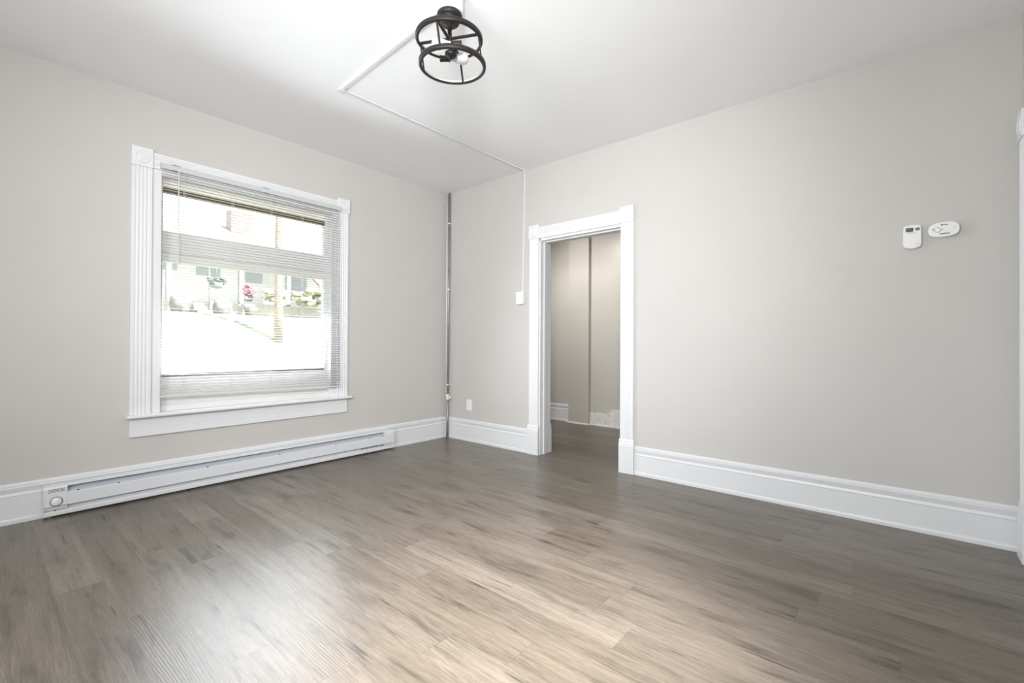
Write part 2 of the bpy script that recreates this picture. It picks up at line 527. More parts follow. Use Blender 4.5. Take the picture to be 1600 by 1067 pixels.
def rosette_block(o, u, out, size_u, size_z, root, t=0.030):
    """square corner block with a turned bull's eye; o = lower corner on the wall"""
    o, u, out = Vector(o), Vector(u), Vector(out)
    q = MB()
    q.prism([(0, 0), (0, t - 0.004), (0.004, t), (size_u - 0.004, t), (size_u, t - 0.004), (size_u, 0)], o, u, out, (0, 0, 1), size_z)
    blk = q.build('corner_block', M['trim'], root, bevel=0.0015)
    c = o + u * size_u / 2 + Vector((0, 0, size_z / 2)) + out * (t - 0.001)
    q = MB()
    R = min(size_u, size_z) * 0.36
    q.lathe([(R, 0), (R, 0.002), (R * 0.93, 0.006), (R * 0.84, 0.006), (R * 0.76, 0.001), (R * 0.66, 0.0005), (R * 0.58, 0.005), (R * 0.46, 0.0065), (R * 0.37, 0.004), (R * 0.31, 0.001), (R * 0.25, 0.0035), (R * 0.12, 0.006), (0, 0.0065)], c, out, 40)
    q.build('rosette', M['trim'], blk)
    return blk

# ------------------------------------------------------------------ window_1
win = empty('window_1', ((WX0 + WX1) / 2, 0, WZ0), kind='structure', label='white framed window with fluted casing on the left wall', cat='window')
out = (0, -1, 0)
q = MB(); q.prism(fluted(0.118), (-2.872, 0, 0.580), (1, 0, 0), out, (0, 0, 1), 2.296 - 0.58); q.build('casing', M['trim'], win)
q = MB(); q.prism(fluted(0.112), (-1.371, 0, 0.580), (1, 0, 0), out, (0, 0, 1), 2.301 - 0.58); q.build('casing', M['trim'], win)
q = MB(); q.prism(fluted(0.112), (-2.753, 0, 2.300), (0, 0, 1), out, (1, 0, 0), 1.384); q.build('head_casing', M['trim'], win)
rosette_block((-2.874, 0, 2.295), (1, 0, 0), out, 0.122, 0.131, win)
rosette_block((-1.371, 0, 2.300), (1, 0, 0), out, 0.122, 0.132, win)
q = MB(); q.prism([(0, 0), (0.064, 0), (0.069, 0.004), (0.071, 0.011), (0.069, 0.018), (0.064, 0.022), (0, 0.022)], (-2.893, 0.0, 0.558), out, (0, 0, 1), (1, 0, 0), 1.650); q.box(WX0, WX1, 0.0, 0.09, 0.558, 0.579)
q.build('stool', M['trim'], win)
q = MB(); q.prism([(0, 0), (0.020, 0.0), (0.022, 0.004), (0.020, 0.040), (0.014, 0.044), (0.016, 0.048), (0.016, 0.132), (0, 0.132)], (-2.871, 0, 0.4255), out, (0, 0, 1), (1, 0, 0), 1.606)
q.build('apron', M['trim'], win)
# jamb lining with stop beads
q = MB()
for xa, s in ((WX0, 1), (WX1, -1)):
    q.box(xa, xa + s * 0.014, -0.002, TW, WZ0 + 0.007, WZ1)
    q.box(xa, xa + s * 0.052, -0.006, 0.068, WZ0 + 0.007, WZ1 - 0.014)
q.box(WX0, WX1, -0.002, TW, WZ1 - 0.014, WZ1); q.box(WX0 - 0.004, WX1 + 0.004, -0.008, 0.068, WZ1 - 0.032, WZ1 + 0.004)
q.box(WX0, WX1, 0.09, TW + 0.04, WZ0 - 0.02, WZ0 + 0.006)
q.build('jamb', M['trim'], win, bevel=0.002)
# upper light and lower light: each its own sash
gx0, gx1 = -2.676, -1.456
def sash(name, z0, z1, gz0, gz1, mt):
    q = MB()
    q.use(M['sash']); q.box(WX0 + 0.014, gx0, 0.07, 0.115, z0, z1); q.box(gx1, WX1 - 0.014, 0.07, 0.115, z0, z1)
    q.box(gx0, gx1, 0.07, 0.115, z0, gz0)
    q.use(mt); q.box(gx0, gx1, 0.07, 0.115, gz1, z1)
    o = q.build(name, None, win, bevel=0.002)
    p = MB(); p.box(gx0 - 0.004, gx1 + 0.004, 0.093, 0.097, gz0 - 0.004, gz1 + 0.004)
    p.build('pane', M['glass'], o)
    return o
up_s = sash('upper_sash', 1.735, 2.286, 1.893, 2.214, M['cream'])
lo_s = sash('lower_sash', 0.579, 1.733, 0.838, 1.668, M['sash'])
q = MB(); q.box(gx0, gx1, 0.062, 0.092, 2.168, 2.205); q.build('weather_strip', M['brownbar'], up_s)
q = MB(); q.box(gx0, gx1, 0.060, 0.092, 0.827, 0.845); q.build('weather_strip', M['gasket'], lo_s)
# raised bottom rail bead
q = MB(); q.box(WX0 + 0.02, WX1 - 0.02, 0.045, 0.07, 0.579, 0.622); q.build('bottom_bead', M['sash'], lo_s, bevel=0.003)

# ------------------------------------------------------------------ doorway (cased opening)
door = empty('door_1', (0, (DY0 + DY1) / 2, 0), kind='structure', label='white cased doorway with no door leading to the hall', cat='doorway')
out = (-1, 0, 0)
q = MB(); q.prism(fluted(0.114), (0, -1.229, 0.280), (0, -1, 0), out, (0, 0, 1), 2.106 - 0.28); q.build('casing', M['trim'], door)
q = MB(); q.prism(fluted(0.121), (0, -2.210, 0.280), (0, -1, 0), out, (0, 0, 1), 2.106 - 0.28); q.build('casing', M['trim'], door)
q = MB(); q.prism(fluted(0.114), (0, -1.344, 2.100), (0, 0, 1), out, (0, -1, 0), 0.864); q.build('head_casing', M['trim'], door)
rosette_block((0, -1.222, 2.106), (0, -1, 0), out, 0.123, 0.130, door)
rosette_block((0, -2.206, 2.106), (0, -1, 0), out, 0.126, 0.132, door)
def plinth(y0, w):
    q = MB()
    q.prism([(0, 0), (0.034, 0), (0.034, 0.232), (0.030, 0.238), (0.033, 0.246), (0.027, 0.262), (0.029, 0.270), (0.024, 0.282), (0, 0.284)], (0, y0, 0), out, (0, 0, 1), (0, -1, 0), w)
    q.build('plinth_block', M['trim'], door, bevel=0.0015)
plinth(-1.216, 0.136); plinth(-2.205, 0.134)
q = MB()
q.box(-0.004, TD + 0.004, DY1 + 0.012, DY1 - 0.014, 0, DZ + 0.016); q.box(-0.004, TD + 0.004, DY0 - 0.012, DY0 + 0.004, 0, DZ + 0.016)
q.box(-0.004, TD + 0.004, DY0, DY1, DZ - 0.014, DZ + 0.016)
q.build('jamb', M['trim'], door, bevel=0.002)
q = MB()
q.box(0.045, 0.085, DY1 - 0.014, DY1 - 0.026, 0, DZ - 0.014); q.box(0.045, 0.085, DY0 + 0.004, DY0 + 0.014, 0, DZ - 0.014)
q.box(0.045, 0.085, DY0 + 0.014, DY1 - 0.026, DZ - 0.026, DZ - 0.014)
q.build('door_stop', M['trim'], door, bevel=0.003)
# casing and plinths on the hall side
q = MB()
for y0, w in ((-1.229, 0.114), (-2.210, 0.121)):
    q.prism(fluted(w), (TD, y0, 0.28), (0, -1, 0), (1, 0, 0), (0, 0, 1), 1.93)
    q.prism([(0, 0), (0.034, 0), (0.034, 0.232), (0.030, 0.238), (0.033, 0.246), (0.027, 0.262), (0.024, 0.282), (0, 0.284)], (TD, y0 + 0.012, 0), (1, 0, 0), (0, 0, 1), (0, -1, 0), w + 0.02)
q.build('hall_casing', M['trim'], door)

# casing of the doorway in the front wall, its edge just inside the frame on the right
dr2 = empty('door_2', (-0.14, YF, 0), kind='structure', label='white door casing at the right edge of the photo', cat='doorway')
q = MB(); q.prism(fluted(0.115), (-0.080, YF, 0.28), (-1, 0, 0), (0, 1, 0), (0, 0, 1), 2.13 - 0.28); q.build('casing', M['trim'], dr2)
rosette_block((-0.070, YF, 2.128), (-1, 0, 0), (0, 1, 0), 0.130, 0.135, dr2)
q = MB(); q.prism([(0, 0), (0.030, 0), (0.030, 0.235), (0.026, 0.262), (0.022, 0.282), (0, 0.284)], (-0.072, YF, 0), (0, 1, 0), (0, 0, 1), (-1, 0, 0), 0.131); q.build('plinth_block', M['trim'], dr2)

# frame of the added, unseen fill window
w2 = empty('fill_window', (XL, (LY0 + LY1) / 2, LZ0), kind='structure', label='added unseen white window behind the camera for fill light', cat='window')
q = MB()
q.box(XL - 0.2, XL + 0.02, LY0 - 0.1, LY0 + 0.03, LZ0, LZ1); q.box(XL - 0.2, XL + 0.02, LY1 - 0.03, LY1 + 0.1, LZ0, LZ1)
q.box(XL - 0.2, XL + 0.02, LY0 - 0.1, LY1 + 0.1, LZ1 - 0.03, LZ1 + 0.1); q.box(XL - 0.2, XL + 0.05, LY0 - 0.1, LY1 + 0.1, LZ0 - 0.1, LZ0 + 0.03)
q.build('frame', M['trim'], w2)

# ------------------------------------------------------------------ mini blind
bl = empty('window_blind', (-2.03, -0.045, 0.68), label='white horizontal mini blind lowered over the window with slats open', cat='blind')
BX0, BX1 = -2.714, -1.352
q = MB(); q.prism([(0.024, 0), (0.055, 0), (0.057, 0.003), (0.057, 0.036), (0.055, 0.038), (0.024, 0.038)], (BX0, 0, 2.306), (0, -1, 0), (0, 0, 1), (1, 0, 0), BX1 - BX0)
hr = q.build('headrail', M['rail'], bl)
for xx in (-2.652, -2.030, -1.425):
    for dx in (0, 0.018):
        q = MB(); q.box(xx + dx, xx + dx + 0.009, -0.0575, -0.052, 2.3035, 2.3075); q.build('slot', M['black'], hr)
for xx in (-2.655, -2.045):
    q = MB(); q.box(xx, xx + 0.05, -0.0585, -0.03, 2.3425, 2.3455); q.build('bracket', M['darkbutton'], hr)
NS = 74
q = MB(); q.smooth = True
zt, zb = 2.292, 0.706
for k in range(NS):
    f = k / (NS - 1)
    z = zt + (zb - zt) * f
    zl, zr = z + 0.010 * f, z - 0.010 * f
    tilt = 0.10
    rows = []
    for j in range(5):
        a = (j / 4 - 0.5) * 0.025
        cr = 0.0022 * (1 - (a / 0.0125) ** 2)
        rows.append((-0.043 + a, a * tilt + cr))
    Lf = [q.v((BX0 + 0.004, yy, zl + dz)) for yy, dz in rows]
    Rt = [q.v((BX1 - 0.004, yy, zr + dz)) for yy, dz in rows]
    for j in range(4): q.face([Lf[j], Lf[j + 1], Rt[j + 1], Rt[j]], True)
sl = q.build('slat_panel', M['slat'], bl)
md = sl.modifiers.new('thick', 'SOLIDIFY'); md.thickness = 0.0005
q = MB()
q.prism([(0.031, -0.005), (0.055, -0.005), (0.056, 0.0), (0.055, 0.006), (0.031, 0.006)], (BX0, 0, 0.697), (0, -1, 0), (0, 0, 1), (BX1 - BX0, 0, -0.021), 1.0)
q.build('bottom_rail', M['raceway'], bl, bevel=0.001)
for xx in (-2.578, -2.262, -1.975, -1.715):
    q = MB()
    for yy in (-0.0305, -0.0555):
        q.rod((xx, yy, 2.306), (xx, yy, 0.70), 0.0008, 5)
    q.rod((xx + 0.012, -0.043, 2.306), (xx + 0.012, -0.043, 0.70), 0.0007, 5)
    q.build('ladder_cord', M['plastic'], bl)
q = MB(); q.lathe([(0.0035, 0), (0.0042, 0.012), (0.0036, 0.02), (0.0036, 0.66), (0.0025, 0.675)], (-2.616, -0.066, 1.632), (0.003, 0.0, 1), 6, smooth=False)
wd = q.build('wand', M['paleink'], bl)
q = MB(); q.rod((-2.6145, -0.066, 2.302), (-2.6145, -0.056, 2.315), 0.0022, 6); q.build('hook', M['plastic'], wd)

# ------------------------------------------------------------------ baseboard heater
hx0, hx1 = -3.281, -0.776
ht = empty('baseboard_heater', ((hx0 + hx1) / 2, -0.04, 0.0), label='long white electric baseboard heater below the window', cat='heater')
C0, C1 = hx0 + 0.104, hx1 - 0.105            # control end and junction end
yb = -0.023                                    # stands against the baseboard
q = MB()                                       # sheet metal shell: back, top and bottom lip
q.box(hx0, hx1, yb, yb - 0.004, 0.012, 0.196)
q.prism([(0.0, 0.192), (0.038, 0.192), (0.044, 0.188), (0.044, 0.184), (0.0, 0.188)], (hx0, yb, 0), (0, -1, 0), (0, 0, 1), (1, 0, 0), hx1 - hx0)
q.prism([(0.0, 0.012), (0.046, 0.012), (0.050, 0.016), (0.050, 0.038), (0.046, 0.043), (0.044, 0.038), (0.044, 0.018), (0.0, 0.016)], (hx0, yb, 0), (0, -1, 0), (0, 0, 1), (1, 0, 0), hx1 - hx0)
q.build('shell', M['heater'], ht)
q = MB()
q.prism([(0.040, 0.070), (0.046, 0.066), (0.052, 0.070), (0.052, 0.141), (0.049, 0.145), (0.046, 0.141), (0.046, 0.076)], (C0, yb, 0), (0, -1, 0), (0, 0, 1), (1, 0, 0), C1 - C0)
q.build('front_cover', M['heater'], ht)
q = MB()
q.box(C0, C1, yb - 0.006, yb - 0.008, 0.04, 0.186)
q.build('back_plate', M['heaterdark'], ht)
q = MB()
q.prism([(0.009, 0.172), (0.043, 0.141), (0.045, 0.137), (0.009, 0.168)], (C0, yb, 0), (0, -1, 0), (0, 0, 1), (1, 0, 0), C1 - C0)
q.build('deflector', M['heaterin'], ht)
q = MB()
q.prism([(0.014, 0.090), (0.026, 0.030), (0.029, 0.030), (0.017, 0.090)], (C0, yb, 0), (0, -1, 0), (0, 0, 1), (1, 0, 0), C1 - C0)
q.build('lower_baffle', M['heaterback'], ht)
q = MB()                                       # heating element fins, seen as small dark teeth at the right end
x = C0 + 0.02
while x < C1 - 0.02:
    q.box(x, x + 0.002, yb - 0.012, yb - 0.030, 0.082, 0.122); x += 0.012
q.rod((C0, yb - 0.025, 0.10), (C1, yb - 0.025, 0.10), 0.006, 8)
q.build('heating_element', M['heaterin'], ht)
q = MB()
for k in range(9):
    x = C1 - 0.012 - k * 0.028
    q.box(x, x - 0.012, yb - 0.028, yb - 0.034, 0.046 + 0.004 * (k % 2), 0.060)
q.build('knockout_strip', M['heaterdark'], ht)
def end_section(xa, xb, name):
    q = MB()
    q.prism([(0.006, 0.044), (0.040, 0.044), (0.046, 0.066), (0.052, 0.072), (0.052, 0.150), (0.050, 0.178), (0.043, 0.190), (0.006, 0.191)], (xa, yb, 0), (0, -1, 0), (0, 0, 1), (1, 0, 0), xb - xa)
    return q.build(name, M['heater'], ht, bevel=0.0012)
ctl = end_section(hx0 + 0.002, C0, 'control_box')
jb = end_section(C1, hx1 - 0.001, 'junction_box')
q = MB()
q.prism([(0.0, 0.012), (0.050, 0.012), (0.053, 0.018), (0.053, 0.150), (0.050, 0.184), (0.040, 0.194), (0, 0.197)], (hx0 - 0.001, yb, 0), (0, -1, 0), (0, 0, 1), (1, 0, 0), 0.003)
q.build('end_cap', M['heater'], ht)
q = MB()
q.prism([(0.0, 0.012), (0.050, 0.012), (0.053, 0.018), (0.053, 0.150), (0.050, 0.184), (0.040, 0.194), (0, 0.197)], (hx1 - 0.002, yb, 0), (0, -1, 0), (0, 0, 1), (1, 0, 0), 0.003)
q.build('end_cap', M['heater'], ht)
kx, kz, ky = -3.2265, 0.100, yb - 0.052
q = MB(); q.lathe([(0.030, -0.002), (0.030, 0.0012), (0.027, 0.0016)], (kx, ky, kz), (0, -1, 0), 40); q.build('dial_plate', M['greyink'], ctl)
q = MB(); q.lathe([(0.0245, 0), (0.0235, 0.010), (0.0205, 0.0125), (0, 0.0128)], (kx, ky - 0.001, kz), (0, -1, 0), 40)
q.build('thermostat_knob', M['plastic'], ctl)
q = MB()
for k in range(11):
    x = -3.258 + k * 0.0065
    for z in ((0.160, 0.175) if k % 2 == 0 else (0.1675,)):
        q.lathe([(0.0029, 0), (0.0029, 0.0012)], (x, yb - 0.0517, z), (0, -1, 0), 10)
q.build('vent_hole_pattern', M['black'], ctl)
q = MB(); q.box(-3.2285, -3.2265, yb - 0.0515, yb - 0.0527, 0.137, 0.143); q.build('pointer_mark', M['greyink'], ctl)
q = MB(); q.lathe([(0.004, 0), (0.003, 0.0015), (0, 0.002)], (-3.232, yb - 0.0495, 0.046), (0, -1, 0), 12); q.build('screw', M['black'], ctl)
q = MB(); q.lathe([(0.003, 0), (0.002, 0.0015), (0, 0.002)], (-0.820, yb - 0.0495, 0.046), (0, -1, 0), 12); q.build('screw', M['greyink'], jb)
for xx in (-3.128, -2.93, -2.42, -1.9, -1.4, -1.05, -0.90):
    q = MB(); q.lathe([(0.006, 0), (0.005, 0.003), (0, 0.004)], (xx, yb - 0.043, 0.146), (0, -1, 0.5), 10); q.build('bracket_clip', M['black'], ht)
q = MB(); q.box(hx0 + 0.014, hx0 + 0.036, yb - 0.030, yb - 0.050, 0.0, 0.013); q.build('foot_clip', M['brass'], ht, bevel=0.002)

# ------------------------------------------------------------------ ceiling light
LX, LYc = -2.017, -2.314
lt = empty('ceiling_light', (LX, LYc, H), (0, 0, 0), 'black two-ring cage ceiling light with two bare white bulbs', 'ceiling light')
ux, uy = Vector((0.64677, -0.76267, 0)).normalized(), Vector((0.76267, 0.64677, 0)).normalized()
def LP(a, d, z, tilt=True):
    """a right, d away, z height in the room; the cage hangs slightly askew"""
    k = (2.62 - z) * 0.13 if tilt else 0.0
    return Vector((LX, LYc, 0)) + ux * (a - (0.027 if tilt else 0.014) + k) + uy * d + Vector((0, 0, z + (0.04 * d if tilt else 0)))
q = MB(); q.lathe([(0.072, 0), (0.072, -0.012), (0.069, -0.022), (0.069, -0.078), (0.064, -0.088), (0, -0.088)], LP(-0.008, 0, H, False), (0, 0, 1), 40); cb = q.build('ceiling_box', M['porcelain'], lt)
q = MB(); q.lathe([(0.060, 2.726), (0.063, 2.722), (0.063, 2.708), (0.058, 2.702), (0.050, 2.700), (0.048, 2.682), (0.036, 2.672), (0.014, 2.668), (0.011, 2.650), (0, 2.650)], LP(-0.008, 0, 0, False), (0, 0, 1), 40); q.build('canopy', M['bronze'], lt)
q = MB(); q.rod(LP(-0.008, 0, 2.65, False), LP(0, 0, 2.535), 0.0105, 14); q.build('stem', M['bronze'], lt)
RO, RB = 0.1670, 0.021
axt = (Vector((0, 0, 1)) - uy * 0.04).normalized()
def ring(zc):
    q = MB()
    q.lathe([(RO - 0.016, 0), (RO - 0.002, 0), (RO, 0.003), (RO, RB - 0.003), (RO - 0.002, RB), (RO - 0.005, RB), (RO - 0.005, 0.007), (RO - 0.016, 0.006)], LP(0, 0, zc), axt, 72, closed=True)
    r = q.build('cage_ring', M['bronze'], lt)
    q = MB()
    q.lathe([(RO - 0.0055, 0.0072), (RO - 0.0055, RB - 0.0005), (RO - 0.0085, RB - 0.0005), (RO - 0.0085, 0.0072)], LP(0, 0, zc), axt, 72, closed=True)
    q.build('ring_lining', M['creammetal'], r)
Z_TOP, Z_BOT = 2.591, 2.460
ring(Z_TOP); ring(Z_BOT)
for az in (-104, -14, 76, 166):
    a = math.radians(az)
    ca, sa = math.cos(a), math.sin(a)
    q = MB(); q.bar(LP(ca * (RO - 0.013), sa * (RO - 0.013), Z_BOT + 0.004), LP(ca * (RO - 0.013), sa * (RO - 0.013), Z_TOP + 0.016), 0.009, 0.006, ux * ca + uy * sa); q.build('upright_bar', M['bronze'], lt)
    q = MB(); q.bar(LP(0, 0, Z_TOP + 0.012), LP(ca * (RO - 0.006), sa * (RO - 0.006), Z_TOP + 0.012), 0.013, 0.008); q.build('spoke', M['bronze'], lt)
q = MB(); q.lathe([(0, -0.026), (0.006, -0.024), (0.008, -0.017), (0.020, -0.013), (0.030, -0.004), (0.030, 0.006), (0.016, 0.010), (0, 0.011)], LP(0, 0, 2.525), (0, 0, 1), 28); q.build('hub', M['bronze'], lt)
for s in (1, -1):                                # two sockets, offset pinwheel fashion, bulbs pointing opposite ways
    d0 = -0.062 * s; zz = 2.540
    q = MB(); q.bar(LP(0, 0, 2.528), LP(0.048 * s, d0, 2.532), 0.014, 0.006); arm = q.build('socket_arm', M['bronze'], lt)
    q = MB(); q.lathe([(0.016, 0), (0.016, 0.006), (0.0145, 0.008), (0.0145, 0.044), (0.0165, 0.046), (0.0165, 0.050), (0.0, 0.050)], LP(0.062 * s, d0, zz), -ux * s, 24); so = q.build('socket', M['bronze'], lt)
    q = MB(); q.lathe([(0.0125, 0), (0.0125, 0.016), (0.0140, 0.020), (0.0215, 0.040), (0.0265, 0.056), (0.0275, 0.067), (0.0255, 0.080), (0.0195, 0.090), (0.010, 0.0955), (0, 0.097)], LP(0.013 * s, d0, zz), -ux * s, 28)
    q.build('light_bulb', M['bulb'], lt)

# ------------------------------------------------------------------ surface raceway: ceiling runs and wall drop
rw = empty('wire_raceway', (-0.012, -1.155, 1.6), label='white surface wiring channel running across the ceiling and down the wall', cat='wire channel')
def chan(p, qq, nrm, name, w=0.019, t=0.010):
    p, qq, nn = Vector(p), Vector(qq), Vector(nrm)
    d = (qq - p); ln = d.length; d.normalize()
    a = d.cross(nn)
    q = MB(); q.prism([(-w / 2, 0), (-w / 2, t * 0.6), (-w * 0.36, t), (w * 0.36, t), (w / 2, t * 0.6), (w / 2, 0)], p, a, nn, d, ln)
    return q.build(name, M['raceway'], rw)
dn = (0, 0, -1)
chan((-2.008, -2.252, H), (-1.951, -1.125, H), dn, 'ceiling_channel', 0.026, 0.014)
chan((-1.951, -1.118, H), (-0.0, -1.158, H), dn, 'ceiling_channel')
chan((0, -1.157, H - 0.004), (0, -1.136, 1.592), (-1, 0, 0), 'wall_channel')
q = MB(); q.box(-1.972, -1.930, -1.139, -1.101, H - 0.016, H); q.build('elbow_fitting', M['raceway'], rw, bevel=0.004)
q = MB(); q.box(0, -0.022, -1.170, -1.145, H - 0.030, H); q.build('elbow_fitting', M['raceway'], rw, bevel=0.004)
q = MB(); q.box(-0.985, -0.935, -1.150, -1.126, H - 0.0145, H); q.build('coupling', M['raceway'], rw, bevel=0.003)

# light switch box
sw = empty('light_switch', (0, -1.121, 1.473), label='white surface-mounted switch box at the end of the wall channel', cat='light switch')
q = MB(); q.box(0, -0.030, -1.075, -1.160, 1.476, 1.596); q.build('box', M['plastic'], sw, bevel=0.004)
q = MB(); q.box(-0.030, -0.0335, -1.073, -1.162, 1.474, 1.598); fp = q.build('faceplate', M['plastic'], sw, bevel=0.0015)
q = MB(); q.prism([(0.0335, -0.010), (0.044, 0.003), (0.042, 0.008), (0.0335, 0.011)], (0, -1.112, 1.536), (-1, 0, 0), (0, 0, 1), (0, -1, 0), 0.011); q.build('toggle', M['plastic'], fp)
for z in (1.498, 1.574):
    q = MB(); q.lathe([(0.003, 0), (0, 0.001)], (-0.0335, -1.1175, z), (-1, 0, 0), 10); q.build('screw', M['paleink'], fp)

# wall outlet
ou = empty('wall_outlet', (0, -0.379, 0.340), label='white outlet plate low on the wall near the corner pipe', cat='outlet')
q = MB(); q.box(0, -0.006, -0.339, -0.420, 0.338, 0.459); q.build('faceplate', M['plastic'], ou, bevel=0.002)
q = MB(); q.box(-0.006, -0.0085, -0.3625, -0.3965, 0.364, 0.433); rc = q.build('receptacle', M['plastic'], ou, bevel=0.001)
for z in (0.380, 0.414):
    for dy in (-0.006, 0.006):
        q = MB(); q.box(-0.0084, -0.0090, -0.3795 + dy - 0.001, -0.3795 + dy + 0.001, z - 0.004, z + 0.004); q.build('slot', M['greyink'], rc)

# ------------------------------------------------------------------ corner pipes
cp = empty('corner_pipe', (-0.030, -0.033, 0), label='grey metal conduit standing in the room corner with an ivory fitting near the floor', cat='pipe')
px_t, px_b = Vector((-0.0135, -0.052, H)), Vector((-0.036, -0.057, 0.0))
def pp(z): return px_t.lerp(px_b, (H - z) / H)
q = MB(); q.rod(pp(0.44), pp(H), 0.0125, 16); q.build('conduit', M['pipe'], cp)
q = MB(); q.rod(pp(0.0), pp(0.44), 0.0135, 16); q.build('lower_conduit', M['pipe'], cp)
for z in (2.46, 1.70, 0.605):
    q = MB(); q.lathe([(0.0145, -0.009), (0.0155, -0.006), (0.0155, 0.006), (0.0145, 0.009)], pp(z), (0, 0, 1), 16)
    q.box(pp(z).x + 0.004, -0.0, pp(z).y - 0.022, pp(z).y - 0.008, z - 0.007, z + 0.007)
    st = q.build('strap', M['strap'], cp)
    q = MB(); q.lathe([(0.0055, 0), (0.004, 0.004), (0, 0.005)], (pp(z).x + 0.004, pp(z).y - 0.018, z), (-0.7, -0.7, 0), 10); q.build('screw', M['black'], st)
q = MB(); c = pp(0.462)
q.lathe([(0.017, -0.034), (0.021, -0.030), (0.021, 0.030), (0.017, 0.034)], c, (0, 0, 1), 18)
q.lathe([(0.014, 0), (0.014, 0.030), (0.018, 0.032), (0.018, 0.044), (0.010, 0.047)], c + Vector((0, 0, -0.004)), (0.35, -0.94, 0), 14)
q.build('fitting', M['ivory'], cp)
wp = MB(); wp.rod((-0.0125, -0.0125, 0.237), (-0.0125, -0.0125, H), 0.0118, 14)
tag(wp.build('painted_pipe', M['raceway'], base=True), 'thin white-painted pipe just left of the grey corner conduit', 'pipe')

# ------------------------------------------------------------------ thermostat
th = empty('thermostat', (0, -4.0715, 1.645), label='white upright wall thermostat with small dark screen', cat='thermostat')
def plate(prof, x0, x1):
    q = MB(); q.prism(prof, (-x0, 0, 0), (0, -1, 0), (0, 0, 1), (-1, 0, 0), x1 - x0); return q
y0, y1, z0, z1 = 4.031, 4.112, 1.6445, 1.7835
P = []
for k in range(9):                                # bowed bottom
    a = k / 8; P.append((y0 + 0.004 + (y1 - y0 - 0.008) * a, z0 + 0.010 * (2 * a - 1) ** 2))
P += [(y1 + 0.0005, z0 + 0.03), (y1 + 0.0005, z1 - 0.03)]
for k in range(9):
    a = 1 - k / 8; P.append((y0 + 0.004 + (y1 - y0 - 0.008) * a, z1 - 0.006 * (2 * a - 1) ** 2))
P += [(y0 - 0.0005, z1 - 0.03), (y0 - 0.0005, z0 + 0.03)]
plate(P, 0.0, 0.026).build('housing', M['plastic'], th, bevel=0.004, bseg=3)
def rbox(ya, yb_, za, zb_, r, x0, x1, seg=5):
    P = []
    for cy, cz, a0 in ((yb_ - r, zb_ - r, 0), (ya + r, zb_ - r, 90), (ya + r, za + r, 180), (yb_ - r, za + r, 270)):
        for k in range(seg + 1):
            a = math.radians(a0 + 90 * k / seg); P.append((cy + r * math.cos(a), cz + r * math.sin(a)))
    return plate(P, x0, x1)
sc_ = rbox(4.043, 4.0765, 1.743, 1.766, 0.003, 0.0255, 0.0268).build('screen', M['lcd'], th)
rbox(4.0465, 4.073, 1.7465, 1.7625, 0.002, 0.0266, 0.0271).build('display', M['lcdin'], sc_)
bt = rbox(4.085, 4.1045, 1.7475, 1.7635, 0.0075, 0.0255, 0.0275).build('button', M['darkbutton'], th)
rbox(4.0895, 4.100, 1.753, 1.759, 0.0025, 0.0273, 0.0279).build('arrow_mark', M['greyink'], bt)
text_mesh('lettering', 'EMERSON', 0.0075, (-0.0265, -4.0715, 1.7335), (0, -1, 0), (0, 0, 1), M['greyink'], th)
q = MB(); q.prism([(4.0675, 1.7375), (4.0715, 1.7425), (4.0755, 1.7375), (4.0715, 1.7388)], (-0.0258, 0, 0), (0, -1, 0), (0, 0, 1), (-1, 0, 0), 0.001); q.build('emblem', M['greyink'], th)
q = MB(); q.lathe([(0.009, 0), (0.009, 0.001), (0.0078, 0.0013), (0.0078, 0.0004), (0, 0.0004)], (-0.026, -4.0955, 1.6705), (-1, 0, 0), 24); q.build('round_mark', M['plastic'], th)

# ------------------------------------------------------------------ carbon monoxide alarm
co = empty('carbon_monoxide_alarm', (0, -4.2055, 1.692), label='white oval carbon monoxide alarm to the right of the thermostat', cat='alarm')
def oval(hw, hh, p=2.6, n=56):
    return [(4.2055 + hw * math.copysign(abs(math.cos(2 * PI * k / n)) ** (2 / p), math.cos(2 * PI * k / n)), 1.7345 + hh * math.copysign(abs(math.sin(2 * PI * k / n)) ** (2 / p), math.sin(2 * PI * k / n))) for k in range(n)]
plate(oval(0.0655, 0.0425), 0.0, 0.028).build('back_plate', M['plastic'], co, bevel=0.002)
fc = plate(oval(0.0645, 0.0415), 0.028, 0.036).build('face', M['plastic'], co, bevel=0.005, bseg=3)
q = MB(); q.lathe([(0.0145, 0), (0.0145, 0.0008), (0.0130, 0.0008), (0.0130, 0)], (-0.0358, -4.180, 1.7335), (-1, 0, 0), 32, closed=True); q.build('button_ring', M['greyink'], co)
q = MB(); q.lathe([(0.0126, 0), (0.0120, 0.003), (0.009, 0.004), (0, 0.0042)], (-0.0358, -4.180, 1.7335), (-1, 0, 0), 32); q.build('test_button', M['plastic'], co)
q = MB(); q.box(-0.0358, -0.0366, -4.163, -4.158, 1.7355, 1.7415); q.build('indicator_mark', M['darkbutton'], co)
q = MB(); q.prism([(4.1645, 1.7295), (4.1595, 1.7325), (4.1645, 1.7335)], (-0.0358, 0, 0), (0, -1, 0), (0, 0, 1), (-1, 0, 0), 0.0008)
q.build('pointer_mark', M['darkbutton'], co)
q = MB(); q.prism([(4.1965, 1.7315), (4.2025, 1.734), (4.1965, 1.737)], (-0.0358, 0.0, 0), (0, -1, 0), (0, 0, 1), (-1, 0, 0), 0.0008)
q.build('pointer_mark', M['darkbutton'], co)
q = MB(); q.prism([(4.1915, 1.755), (4.1960, 1.7555), (4.2005, 1.7655), (4.1985, 1.7655), (4.1945, 1.7625)], (-0.0356, 0, 0), (0, -1, 0), (0, 0, 1), (-1, 0, 0), 0.0011); q.build('flag_emblem', M['ink'], co)
